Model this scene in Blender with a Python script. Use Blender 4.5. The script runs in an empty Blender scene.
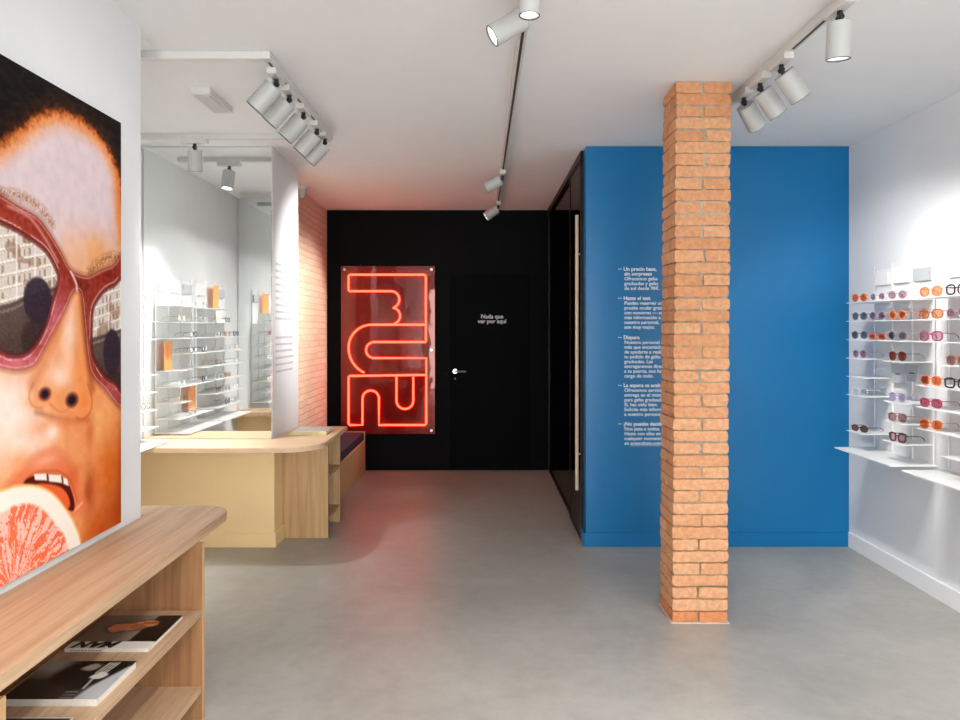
import bpy, bmesh, math, random
import numpy as np
from mathutils import Vector, Matrix
random.seed(7)
rng = np.random.default_rng(5)
PI = math.pi
COL = bpy.context.scene.collection
CAMZ, F, H = 1.52, 720.0, 2.80

# ------------------------------------------------------------------ helpers
def lin(c):
    return tuple(((v/255)/12.92 if v/255 <= .04045 else ((v/255+.055)/1.055)**2.4) for v in c)

def new_mat(name):
    m = bpy.data.materials.new(name); m.use_nodes = True
    nt = m.node_tree
    return m, nt, nt.nodes['Principled BSDF']

def mat(name, rgb, rough=.5, metal=0, var=.04, scale=6, bump=0, bscale=60, spec=.5, emis=None, es=0, coat=0):
    """plain paint / metal / plastic with a little procedural mottling"""
    m, nt, b = new_mat(name)
    c = lin(rgb)
    tc = nt.nodes.new('ShaderNodeTexCoord')
    nz = nt.nodes.new('ShaderNodeTexNoise'); nz.inputs['Scale'].default_value = scale; nz.inputs['Detail'].default_value = 4
    nt.links.new(tc.outputs['Object'], nz.inputs['Vector'])
    rp = nt.nodes.new('ShaderNodeValToRGB')
    rp.color_ramp.elements[0].position = .3; rp.color_ramp.elements[1].position = .7
    rp.color_ramp.elements[0].color = (*[v*(1-var) for v in c], 1)
    rp.color_ramp.elements[1].color = (*[min(1, v*(1+var)) for v in c], 1)
    nt.links.new(nz.outputs['Fac'], rp.inputs['Fac'])
    nt.links.new(rp.outputs['Color'], b.inputs['Base Color'])
    b.inputs['Roughness'].default_value = rough; b.inputs['Metallic'].default_value = metal
    b.inputs['Specular IOR Level'].default_value = spec
    if coat: b.inputs['Coat Weight'].default_value = coat
    if emis:
        b.inputs['Emission Color'].default_value = (*emis, 1); b.inputs['Emission Strength'].default_value = es
    if bump:
        n2 = nt.nodes.new('ShaderNodeTexNoise'); n2.inputs['Scale'].default_value = bscale
        nt.links.new(tc.outputs['Object'], n2.inputs['Vector'])
        bp = nt.nodes.new('ShaderNodeBump'); bp.inputs['Strength'].default_value = bump; bp.inputs['Distance'].default_value = .004
        nt.links.new(n2.outputs['Fac'], bp.inputs['Height']); nt.links.new(bp.outputs['Normal'], b.inputs['Normal'])
    return m

def wood(name, axis='Y', c1=(196,152,112), c2=(222,183,146), rough=.5):
    m, nt, b = new_mat(name)
    N = nt.nodes.new; L = nt.links.new
    tc = N('ShaderNodeTexCoord'); mp = N('ShaderNodeMapping')
    s = {'X': (1.2, 22, 22), 'Y': (22, 1.2, 22), 'Z': (22, 22, 1.2)}[axis]
    mp.inputs['Scale'].default_value = s
    L(tc.outputs['Object'], mp.inputs['Vector'])
    nz = N('ShaderNodeTexNoise'); nz.inputs['Scale'].default_value = 1.3; nz.inputs['Detail'].default_value = 6; nz.inputs['Distortion'].default_value = .7
    L(mp.outputs['Vector'], nz.inputs['Vector'])
    mp2 = N('ShaderNodeMapping'); mp2.inputs['Scale'].default_value = tuple(v*5 if v > 5 else v*2 for v in s)
    L(tc.outputs['Object'], mp2.inputs['Vector'])
    n2 = N('ShaderNodeTexNoise'); n2.inputs['Scale'].default_value = 1.5; n2.inputs['Detail'].default_value = 3
    L(mp2.outputs['Vector'], n2.inputs['Vector'])
    mx = N('ShaderNodeMath'); mx.operation = 'MULTIPLY_ADD'; mx.inputs[1].default_value = .3
    L(n2.outputs['Fac'], mx.inputs[0]); 
    m3 = N('ShaderNodeMath'); m3.operation = 'MULTIPLY'; m3.inputs[1].default_value = .7
    L(nz.outputs['Fac'], m3.inputs[0]); L(m3.outputs[0], mx.inputs[2])
    rp = N('ShaderNodeValToRGB')
    rp.color_ramp.elements[0].position = .32; rp.color_ramp.elements[0].color = (*lin(c1), 1)
    rp.color_ramp.elements[1].position = .66; rp.color_ramp.elements[1].color = (*lin(c2), 1)
    L(mx.outputs[0], rp.inputs['Fac']); L(rp.outputs['Color'], b.inputs['Base Color'])
    b.inputs['Roughness'].default_value = rough
    return m

def attr_mat(name, rough=.5, spec=.5, bump=0, coat=0):
    m, nt, b = new_mat(name)
    a = nt.nodes.new('ShaderNodeAttribute'); a.attribute_name = 'tone'
    nt.links.new(a.outputs['Color'], b.inputs['Base Color'])
    b.inputs['Roughness'].default_value = rough; b.inputs['Specular IOR Level'].default_value = spec
    if coat: b.inputs['Coat Weight'].default_value = coat; b.inputs['Coat Roughness'].default_value = .12
    if bump:
        tc = nt.nodes.new('ShaderNodeTexCoord'); n2 = nt.nodes.new('ShaderNodeTexNoise')
        n3 = nt.nodes.new('ShaderNodeTexNoise'); n3.inputs['Scale'].default_value = 38; n3.inputs['Detail'].default_value = 7; n3.inputs['Roughness'].default_value = .65
        nt.links.new(tc.outputs['Object'], n3.inputs['Vector'])
        rr = nt.nodes.new('ShaderNodeValToRGB'); rr.color_ramp.elements[0].position = .3; rr.color_ramp.elements[0].color = (.72, .68, .64, 1); rr.color_ramp.elements[1].position = .62; rr.color_ramp.elements[1].color = (1.0, 1.0, 1.0, 1)
        mm_ = nt.nodes.new('ShaderNodeMix'); mm_.data_type = 'RGBA'; mm_.blend_type = 'MULTIPLY'; mm_.inputs['Factor'].default_value = 1
        nt.links.new(n3.outputs['Fac'], rr.inputs['Fac']); nt.links.new(a.outputs['Color'], mm_.inputs['A']); nt.links.new(rr.outputs['Color'], mm_.inputs['B'])
        nt.links.new(mm_.outputs['Result'], b.inputs['Base Color'])
        n2.inputs['Scale'].default_value = 90; n2.inputs['Detail'].default_value = 6
        nt.links.new(tc.outputs['Object'], n2.inputs['Vector'])
        bp = nt.nodes.new('ShaderNodeBump'); bp.inputs['Strength'].default_value = bump; bp.inputs['Distance'].default_value = .006
        nt.links.new(n2.outputs['Fac'], bp.inputs['Height']); nt.links.new(bp.outputs['Normal'], b.inputs['Normal'])
    return m

def tint_mat(name, rgb, gloss=.08, alpha_tint=None):
    """thin coloured see-through sheet: tinted transparency plus a clear-coat reflection"""
    m = bpy.data.materials.new(name); m.use_nodes = True; nt = m.node_tree; nt.nodes.clear()
    o = nt.nodes.new('ShaderNodeOutputMaterial'); t = nt.nodes.new('ShaderNodeBsdfTransparent'); g = nt.nodes.new('ShaderNodeBsdfGlossy')
    fc = nt.nodes.new('ShaderNodeLayerWeight'); pw = nt.nodes.new('ShaderNodeMath'); pw.operation = 'POWER'; pw.inputs[1].default_value = 4
    fr = nt.nodes.new('ShaderNodeMath'); fr.operation = 'MULTIPLY'; fr.inputs[1].default_value = .45
    nt.links.new(fc.outputs['Facing'], pw.inputs[0]); nt.links.new(pw.outputs[0], fr.inputs[0])
    mx = nt.nodes.new('ShaderNodeMixShader')
    ad = nt.nodes.new('ShaderNodeMath'); ad.operation = 'ADD'; ad.inputs[1].default_value = gloss; ad.use_clamp = True
    t.inputs['Color'].default_value = (*lin(rgb), 1); g.inputs['Roughness'].default_value = .03
    nt.links.new(fr.outputs[0], ad.inputs[0]); nt.links.new(ad.outputs[0], mx.inputs['Fac'])
    nt.links.new(t.outputs[0], mx.inputs[1]); nt.links.new(g.outputs[0], mx.inputs[2]); nt.links.new(mx.outputs[0], o.inputs['Surface'])
    return m

def box(bm, x0, x1, y0, y1, z0, z1, bev=0):
    r = bmesh.ops.create_cube(bm, size=1)
    vs = r['verts']
    for v in vs:
        v.co = Vector((x0 + (v.co.x+.5)*(x1-x0), y0 + (v.co.y+.5)*(y1-y0), z0 + (v.co.z+.5)*(z1-z0)))
    if bev:
        es = list({e for v in vs for e in v.link_edges})
        bmesh.ops.bevel(bm, geom=es, offset=bev, segments=2, affect='EDGES', profile=.6)
    return bm

def B(*a, **k):
    return box(bmesh.new(), *a, **k)

def cyl(bm, p0, p1, r0, r1=None, seg=24, cap=True):
    p0 = Vector(p0); p1 = Vector(p1); r1 = r0 if r1 is None else r1
    d = (p1-p0)
    q = d.to_track_quat('Z', 'Y').to_matrix().to_4x4()
    M = Matrix.Translation((p0+p1)/2) @ q
    bmesh.ops.create_cone(bm, cap_ends=cap, segments=seg, radius1=r0, radius2=r1, depth=d.length, matrix=M)
    return bm

def tube(bm, pts, r, seg=8, closed=False):
    pts = [Vector(p) for p in pts]; n = len(pts); rings = []
    up = None
    for i, p in enumerate(pts):
        a = pts[i-1] if (i or closed) else pts[0]; b_ = pts[(i+1) % n] if (i < n-1 or closed) else pts[-1]
        t = (b_-a).normalized()
        if up is None:
            up = Vector((0, 1, 0)) if abs(t.y) < .9 else Vector((1, 0, 0))
        s = t.cross(up).normalized(); up = s.cross(t).normalized()
        rings.append([bm.verts.new(p + r*(math.cos(2*PI*k/seg)*s + math.sin(2*PI*k/seg)*up)) for k in range(seg)])
    for i in range(n-1 if not closed else n):
        A, C = rings[i], rings[(i+1) % n]
        for k in range(seg):
            bm.faces.new((A[k], A[(k+1) % seg], C[(k+1) % seg], C[k]))
    if not closed:
        bm.faces.new(rings[0][::-1]); bm.faces.new(rings[-1])
    return bm

def prism(bm, poly, z0, z1, axis='Z'):
    """extrude a 2-D outline; axis is the extrusion direction"""
    def P(a, b_, c):
        return {'Z': (a, b_, c), 'Y': (a, c, b_), 'X': (c, a, b_)}[axis]
    lo = [bm.verts.new(P(a, b_, z0)) for a, b_ in poly]; hi = [bm.verts.new(P(a, b_, z1)) for a, b_ in poly]
    n = len(poly)
    bm.faces.new(lo[::-1]); bm.faces.new(hi)
    for i in range(n):
        bm.faces.new((lo[i], lo[(i+1) % n], hi[(i+1) % n], hi[i]))
    bmesh.ops.recalc_face_normals(bm, faces=bm.faces)
    return bm

def tag(o, label=None, cat=None, group=None, kind=None):
    if label: o['label'] = label
    if cat: o['category'] = cat
    if group: o['group'] = group
    if kind: o['kind'] = kind
    return o

def obj(name, bm, m, parent=None, smooth=False, origin=None):
    """bm is in world coordinates; a child is re-based on its thing, a lone mesh on its own foot"""
    me = bpy.data.meshes.new(name)
    if isinstance(bm, bmesh.types.BMesh):
        bmesh.ops.recalc_face_normals(bm, faces=bm.faces)
        if parent is not None:
            b0 = Vector((0, 0, 0)); p = parent
            while p: b0 += p.location; p = p.parent
        elif origin is not None: b0 = Vector(origin)
        else:
            xs = [v.co for v in bm.verts]
            b0 = Vector(((min(c.x for c in xs)+max(c.x for c in xs))/2, (min(c.y for c in xs)+max(c.y for c in xs))/2, min(c.z for c in xs)))
        bmesh.ops.translate(bm, verts=bm.verts, vec=-b0)
        bm.to_mesh(me); bm.free()
    else:
        me = bm; b0 = Vector(origin) if origin is not None else Vector((0, 0, 0))
    o = bpy.data.objects.new(name, me); COL.objects.link(o)
    me.materials.clear(); me.materials.append(m)
    if parent is not None: o.parent = parent
    else: o.location = b0
    if smooth:
        for p in me.polygons: p.use_smooth = True
    return o

def smooth_angle(o, ang=40):
    me = o.data
    for p in me.polygons: p.use_smooth = True
    try: me.set_sharp_from_angle(angle=math.radians(ang))
    except Exception: pass
    return o

def thing(name, loc, label, cat, group=None):
    o = bpy.data.objects.new(name, None); COL.objects.link(o); o.location = loc; o.empty_display_size = .05
    return tag(o, label, cat, group)

def struct(name, bm, m, label=None):
    o = obj(name, bm, m); o['kind'] = 'structure'
    if label: o['label'] = label
    return o

def copy_tree(o, parent=None):
    c = o.copy(); COL.objects.link(c); c.parent = parent
    for ch in list(o.children): copy_tree(ch, c)
    return c

def text_bm(s, size, depth=.0008, align='LEFT', bold=0.0, shear=0.0, space=1.0):
    """lettering as real mesh, flat in XY, baseline at y=0"""
    cu = bpy.data.curves.new('lettering', 'FONT'); cu.body = s; cu.size = size; cu.extrude = depth; cu.align_x = align
    cu.offset = bold; cu.shear = shear; cu.space_character = space; cu.resolution_u = 3
    o = bpy.data.objects.new('lettering', cu); COL.objects.link(o)
    dg = bpy.context.evaluated_depsgraph_get(); me = bpy.data.meshes.new_from_object(o.evaluated_get(dg))
    bm = bmesh.new(); bm.from_mesh(me)
    bpy.data.objects.remove(o); bpy.data.curves.remove(cu); bpy.data.meshes.remove(me)
    return bm

def join(dst, src, M):
    me = bpy.data.meshes.new('tmp'); bmesh.ops.transform(src, matrix=M, verts=src.verts); src.to_mesh(me); src.free()
    dst.from_mesh(me); bpy.data.meshes.remove(me)

# ------------------------------------------------------------------ materials
M_wall = mat('white_wall_paint', (226,227,228), .75, var=.012, bump=.05)
M_ceil = mat('ceiling_paint', (232,233,233), .8, var=.012)
M_blue = mat('blue_wall_paint', (0,102,156), .34, var=.03, scale=2, spec=.35)
M_black = mat('black_wall_paint', (4,4,5), .6, var=.05, spec=.08)
M_bdoor = mat('black_door_paint', (4,5,7), .65, var=.05, spec=.06)
M_yellow = mat('mustard_wall_paint', (246,214,160), .6, var=.02)
M_white = mat('white_powder_coat', (235,235,233), .4, var=.01)
M_lampw = mat('lamp_white', (182,182,180), .45, var=.01)
M_trackw = mat('track_white', (208,206,202), .45, var=.01)
M_blackpl = mat('black_plastic', (20,20,20), .4)
M_slot = mat('track_slot', (58,52,44), .5)
M_steel = mat('brushed_steel', (190,188,184), .28, metal=1)
M_brass = mat('pale_brass_bar', (205,180,150), .35, var=.05)
M_frame = mat('dark_bronze_frame', (22,16,15), .45, var=.05, spec=.25)
M_navy = mat('navy_upholstery', (22,24,48), .85, bump=.15, bscale=300)
M_letter = mat('white_vinyl', (228,235,240), .5, var=.01)
M_dletter = mat('door_vinyl', (220,220,220), .5, var=.01)
M_grey_letter = mat('grey_vinyl', (186,188,192), .5, var=.02)
M_oakY = wood('oak_grain_along', 'Y', (170,134,102), (200,168,136))
M_oakX = wood('oak_grain_across', 'X', (188,148,112), (220,184,150))
M_oakZ = wood('oak_grain_upright', 'Z', (176,138,94), (206,168,120))
M_oakInShade = wood('oak_inside_shaded', 'Z', (108,68,38), (146,98,60))  # oak darkened: shade inside the open cabinets is put into the colour
M_oakSideShade = wood('oak_end_panel_shaded', 'Z', (128,88,54), (164,118,78))  # oak darkened less, for shade on the inner face of the end panel
M_oakTop = wood('oak_counter_top', 'X', (210,176,140), (232,202,168))
M_orange = mat('orange_card', (240,158,92), .55, var=.05)
M_gcard = mat('silver_grey_plate', (176,180,182), .5, var=.02)
M_paper = mat('paper_edge', (214,206,194), .7, var=.06, scale=200)
M_ink = mat('black_ink', (18,18,18), .5)
M_yel = mat('yellow_notebook_cover', (228,214,150), .5, var=.02)
M_frost = tint_mat('clear_acrylic', (236,240,240), .02)
M_glass = tint_mat('partition_glass', (150,140,136), .03)
M_win = tint_mat('window_glass', (250,252,252), .0)

# mirror
M_mirror, nt, b = new_mat('silvered_mirror')
b.inputs['Base Color'].default_value = (.93, .95, .94, 1); b.inputs['Metallic'].default_value = 1; b.inputs['Roughness'].default_value = .0

# polished concrete
M_floor, nt, b = new_mat('polished_concrete')
N = nt.nodes.new; L = nt.links.new
tc = N('ShaderNodeTexCoord')
n1 = N('ShaderNodeTexNoise'); n1.inputs['Scale'].default_value = 1.1; n1.inputs['Detail'].default_value = 8; n1.inputs['Roughness'].default_value = .62; n1.inputs['Distortion'].default_value = .6
n2 = N('ShaderNodeTexNoise'); n2.inputs['Scale'].default_value = 9; n2.inputs['Detail'].default_value = 8; n2.inputs['Roughness'].default_value = .7
L(tc.outputs['Object'], n1.inputs['Vector']); L(tc.outputs['Object'], n2.inputs['Vector'])
mx = N('ShaderNodeMix'); mx.inputs['Factor'].default_value = .35
L(n1.outputs['Fac'], mx.inputs['A']); L(n2.outputs['Fac'], mx.inputs['B'])
rp = N('ShaderNodeValToRGB'); rp.color_ramp.elements[0].position = .34; rp.color_ramp.elements[1].position = .68
rp.color_ramp.elements[0].color = (*lin((142,139,132)), 1); rp.color_ramp.elements[1].color = (*lin((172,170,163)), 1)
L(mx.outputs['Result'], rp.inputs['Fac']); L(rp.outputs['Color'], b.inputs['Base Color'])
r2 = N('ShaderNodeMapRange'); r2.inputs['To Min'].default_value = .29; r2.inputs['To Max'].default_value = .42
L(n1.outputs['Fac'], r2.inputs['Value']); L(r2.outputs['Result'], b.inputs['Roughness'])
b.inputs['Specular IOR Level'].default_value = .45

# old brick wall (side wall by the black wall): pattern runs on Y / Z
M_bwall, nt, b = new_mat('old_brick_wall')
N = nt.nodes.new; L = nt.links.new
tc = N('ShaderNodeTexCoord'); sp = N('ShaderNodeSeparateXYZ'); cb = N('ShaderNodeCombineXYZ')
L(tc.outputs['Object'], sp.inputs[0]); L(sp.outputs['Y'], cb.inputs['X']); L(sp.outputs['Z'], cb.inputs['Y'])
nd = N('ShaderNodeTexNoise'); nd.inputs['Scale'].default_value = 7; nd.inputs['Detail'].default_value = 4
L(tc.outputs['Object'], nd.inputs['Vector'])
vm = N('ShaderNodeVectorMath'); vm.operation = 'MULTIPLY_ADD'; vm.inputs[1].default_value = (.03, .03, 0)
L(nd.outputs['Color'], vm.inputs[0]); L(cb.outputs[0], vm.inputs[2])
br = N('ShaderNodeTexBrick'); br.inputs['Scale'].default_value = 1; br.inputs['Brick Width'].default_value = .29; br.inputs['Row Height'].default_value = .0616
br.inputs['Mortar Size'].default_value = .006; br.inputs['Mortar Smooth'].default_value = .3; br.inputs['Bias'].default_value = -.2
br.inputs['Color1'].default_value = (*lin((222,182,150)), 1); br.inputs['Color2'].default_value = (*lin((232,200,172)), 1); br.inputs['Mortar'].default_value = (*lin((206,184,164)), 1)
L(vm.outputs[0], br.inputs['Vector'])
ng = N('ShaderNodeTexNoise'); ng.inputs['Scale'].default_value = 40; ng.inputs['Detail'].default_value = 6; L(tc.outputs['Object'], ng.inputs['Vector'])
mm = N('ShaderNodeMix'); mm.data_type = 'RGBA'; mm.blend_type = 'MULTIPLY'; mm.inputs['Factor'].default_value = .4
L(br.outputs['Color'], mm.inputs['A']); L(ng.outputs['Color'], mm.inputs['B'])
L(br.outputs['Color'], b.inputs['Base Color']); b.inputs['Roughness'].default_value = .9
ad = N('ShaderNodeMath'); ad.operation = 'MULTIPLY_ADD'; ad.inputs[1].default_value = -1.2; L(br.outputs['Fac'], ad.inputs[0]); L(ng.outputs['Fac'], ad.inputs[2])
bp = N('ShaderNodeBump'); bp.inputs['Strength'].default_value = .9; bp.inputs['Distance'].default_value = .012
L(ad.outputs[0], bp.inputs['Height']); L(bp.outputs['Normal'], b.inputs['Normal'])

# ------------------------------------------------------------------ room shell
XL, XR, XN = -1.437, 2.583, -2.37          # poster wall, right wall, nook side wall
YB, YM, YF = 7.754, 5.06, -2.6             # black wall, mirror / blue wall plane, shop front
struct('floor', B(-3.2, 3.0, YF-1.5, 8.2, -.12, 0), M_floor)
struct('ceiling', B(-3.2, 3.0, YF-.2, 8.2, H, H+.15), M_ceil)
struct('wall_right', B(XR, XR+.2, YF, 8.0, 0, H), M_wall)
struct('wall_left', B(-2.9, XL, YF, 3.05, 0, H), M_wall)
struct('wall_alcove', B(XN-.25, XN, 3.05, YM, 0, H), M_wall)
struct('wall_partition', B(XN-.25, -1.46, YM, 5.78, 0, H), M_wall)
struct('wall_brick', B(-1.95, -1.648, 5.78, 8.0, 0, H), M_bwall)
struct('wall_back', B(-1.648, 2.8, YB, YB+.2, 0, H), M_black)
# yellow dado cladding below the mirrors
struct('trim_1', B(XN, -1.434, 5.02, 5.058, 0, .715), M_yellow, 'mustard painted dado below the mirror')
struct('trim_2', B(-1.459, -1.434, 5.058, 5.235, 0, .715), M_yellow, 'mustard painted return of the dado')
struct('trim_3', B(XN, -1.45, 3.052, 3.075, 0, .68), M_yellow, 'mustard painted dado behind the poster wall')
struct('baseboard_alcove', B(XN, -1.42, 5.006, 5.02, 0, .10, bev=.003), M_yellow)
struct('baseboard_alcove_side', B(-1.434, -1.42, 5.02, 5.23, 0, .10, bev=.003), M_yellow)
# blue wall
struct('wall_blue', B(.742, XR, 5.04, 5.16, 0, H-.002), M_blue)
struct('baseboard_blue', B(.725, XR, 5.024, 5.04, 0, .095, bev=.003), M_blue)
struct('baseboard_blue_side', B(.722, .735, 5.024, 5.16, 0, .095, bev=.003), M_blue)
struct('baseboard_right', B(XR-.016, XR, YF, 5.022, 0, .105, bev=.003), M_wall)
struct('baseboard_back', B(-1.22, .70, YB-.012, YB, 0, .03, bev=.002), M_black)
# shop front behind the camera: piers, header and glazing that let the daylight in
struct('wall_front', B(-1.437, -1.25, YF-.2, YF, 0, H), M_wall)
struct('wall_front_pier', B(2.40, XR, YF-.2, YF, 0, H), M_wall)
struct('wall_front_header', B(-1.25, 2.40, YF-.2, YF, 2.55, H), M_wall)
fbm = bmesh.new()
for x in (-1.25, -.02, 1.19, 2.36): box(fbm, x, x+.04, YF-.12, YF-.06, 0, 2.55)
for z in (0, 2.51): box(fbm, -1.25, 2.40, YF-.12, YF-.06, z, z+.04)
wf = struct('window_1', fbm, M_frame)
pn = obj('pane', B(-1.25, 2.40, YF-.093, YF-.087, .04, 2.51), M_win, wf)

# ------------------------------------------------------------------ mirrors
mr = obj('wall_mirror', B(XN+.012, -1.462, YM-.014, YM-.001, .752, H-.004), M_mirror)
tag(mr, 'tall frameless mirror above the yellow counter beside the brick side wall', 'mirror')
mr2 = obj('wall_mirror', B(XN+.012, XL-.012, 3.051, 3.064, .727, H-.004), M_mirror)
tag(mr2, 'second tall mirror on the far side of the poster wall, seen only in reflection', 'mirror')
for z, s in ((1.77, 1), (1.64, 1), (1.0, 1)):
    pass

# ------------------------------------------------------------------ black door and lettering
door = struct('door_1', B(-.323, .53, YB-.008, YB-.001, .012, 2.10, bev=.002), M_bdoor, 'black flush door in the black wall')
hb = bmesh.new(); cyl(hb, (-.268, YB-.020, 1.065), (-.268, YB-.008, 1.065), .026); 
cyl(hb, (-.268, YB-.05, 1.065), (-.268, YB-.018, 1.065), .010)
tube(hb, [(-.268, YB-.05, 1.065), (-.22, YB-.052, 1.065), (-.15, YB-.052, 1.065)], .009)
h = obj('handle', hb, M_steel, door); tag(h, 'steel lever handle')
hb = bmesh.new(); cyl(hb, (-.268, YB-.014, .985), (-.268, YB-.008, .985), .012)
obj('keyhole_rose', hb, M_blackpl, door)
tb = bmesh.new(); s = .0107
for i, t in enumerate(('Nada que', 'ver por aquí')):
    join(tb, text_bm(t, .062, .0006, 'CENTER', .0012), Matrix.Translation((.13, YB-.0095, 1.52+(329-318.3-4.8*i)*s)) @ Matrix.Rotation(PI/2, 4, 'X'))
tag(obj('door_lettering', tb, M_dletter), 'small white two-line lettering on the black door', 'lettering')

# ------------------------------------------------------------------ lettering on the blue wall
paras = [
 (269.1, ['Un precio base,', 'sin sorpresas'], ['Ofrecemos gafas', 'graduadas y gafas', 'de sol desde 98€.'], 'first and topmost'),
 (298.3, ['Hazte el test'], ['Puedes reservar una', 'prueba ocular gratuita', 'con nosotros — solicita', 'más información a', 'nuestro personal,', 'son muy majos.'], 'second from top'),
 (337.5, ['Dispara'], ['Nuestro personal estará', 'más que encantado', 'de ayudarte a realizar', 'tu pedido de gafas', 'graduadas. Las', 'entregaremos directas', 'a tu puerta, nos hacemos', 'cargo de todo.'], 'middle'),
 (385.4, ['La espera se acabó'], ['Ofrecemos servicio de', 'entrega en el mismo día', 'para gafas graduadas.', 'Sí, has oído bien.', 'Solicita más información', 'a nuestro personal.'], 'fourth from top'),
 (424.0, ['¿No puedes decidirte?'], ['Nos pasa a todos.', 'Hazte con ellas en', 'cualquier momento', 'en aceandtate.com'], 'last and lowest')]
RX = Matrix.Rotation(PI/2, 4, 'X')
for y, heads, body, which in paras:
    z = CAMZ-(y+1.6-329)*.007; x = 1.010
    t = thing('wall_lettering', (x, 5.04, z), 'white text paragraph on the blue wall beside the brick pillar, %s of five' % which, 'lettering', 'text paragraphs on the blue wall')
    obj('dash', B(.966, .992, 5.0388, 5.0396, z+.010, z+.0135), M_letter, t)
    hb = bmesh.new(); bb = bmesh.new(); zz = z
    for k in heads:
        join(hb, text_bm(k, .0365, .0003, 'LEFT', .0009), Matrix.Translation((x-(.006 if k == heads[0] else 0), 5.0392, zz)) @ RX); zz -= .0336
    for k in body:
        join(bb, text_bm(k, .0345, .0003, 'LEFT', .0005), Matrix.Translation((x, 5.0392, zz)) @ RX)
        if 'aceandtate' in k: box(bb, x+.040, x+.255, 5.0389, 5.0395, zz-.008, zz-.006)
        zz -= .0336
    obj('heading', hb, M_letter, t); obj('body_text', bb, M_letter, t)

# grey illegible lettering on the end of the partition (runs along Y)
for z0, n, which in ((1.98, 9, 'upper'), (1.45, 6, 'lower')):
    random.seed(n); gt = thing('wall_lettering', (-1.46, 5.35, z0), '%s block of small grey lettering on the white wall end beside the mirror' % which, 'lettering', 'grey lettering on the partition end')
    for i in range(n):
        y = 5.14; z = z0 - i*.049; gb = bmesh.new()
        end = 5.14+random.uniform(.38, .50)
        while y < end:
            w = random.uniform(.02, .06)
            box(gb, -1.4598, -1.459, y, min(y+w, end), z, z+.016); y += w+.012
        obj('text_line', gb, M_grey_letter, gt)

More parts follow.
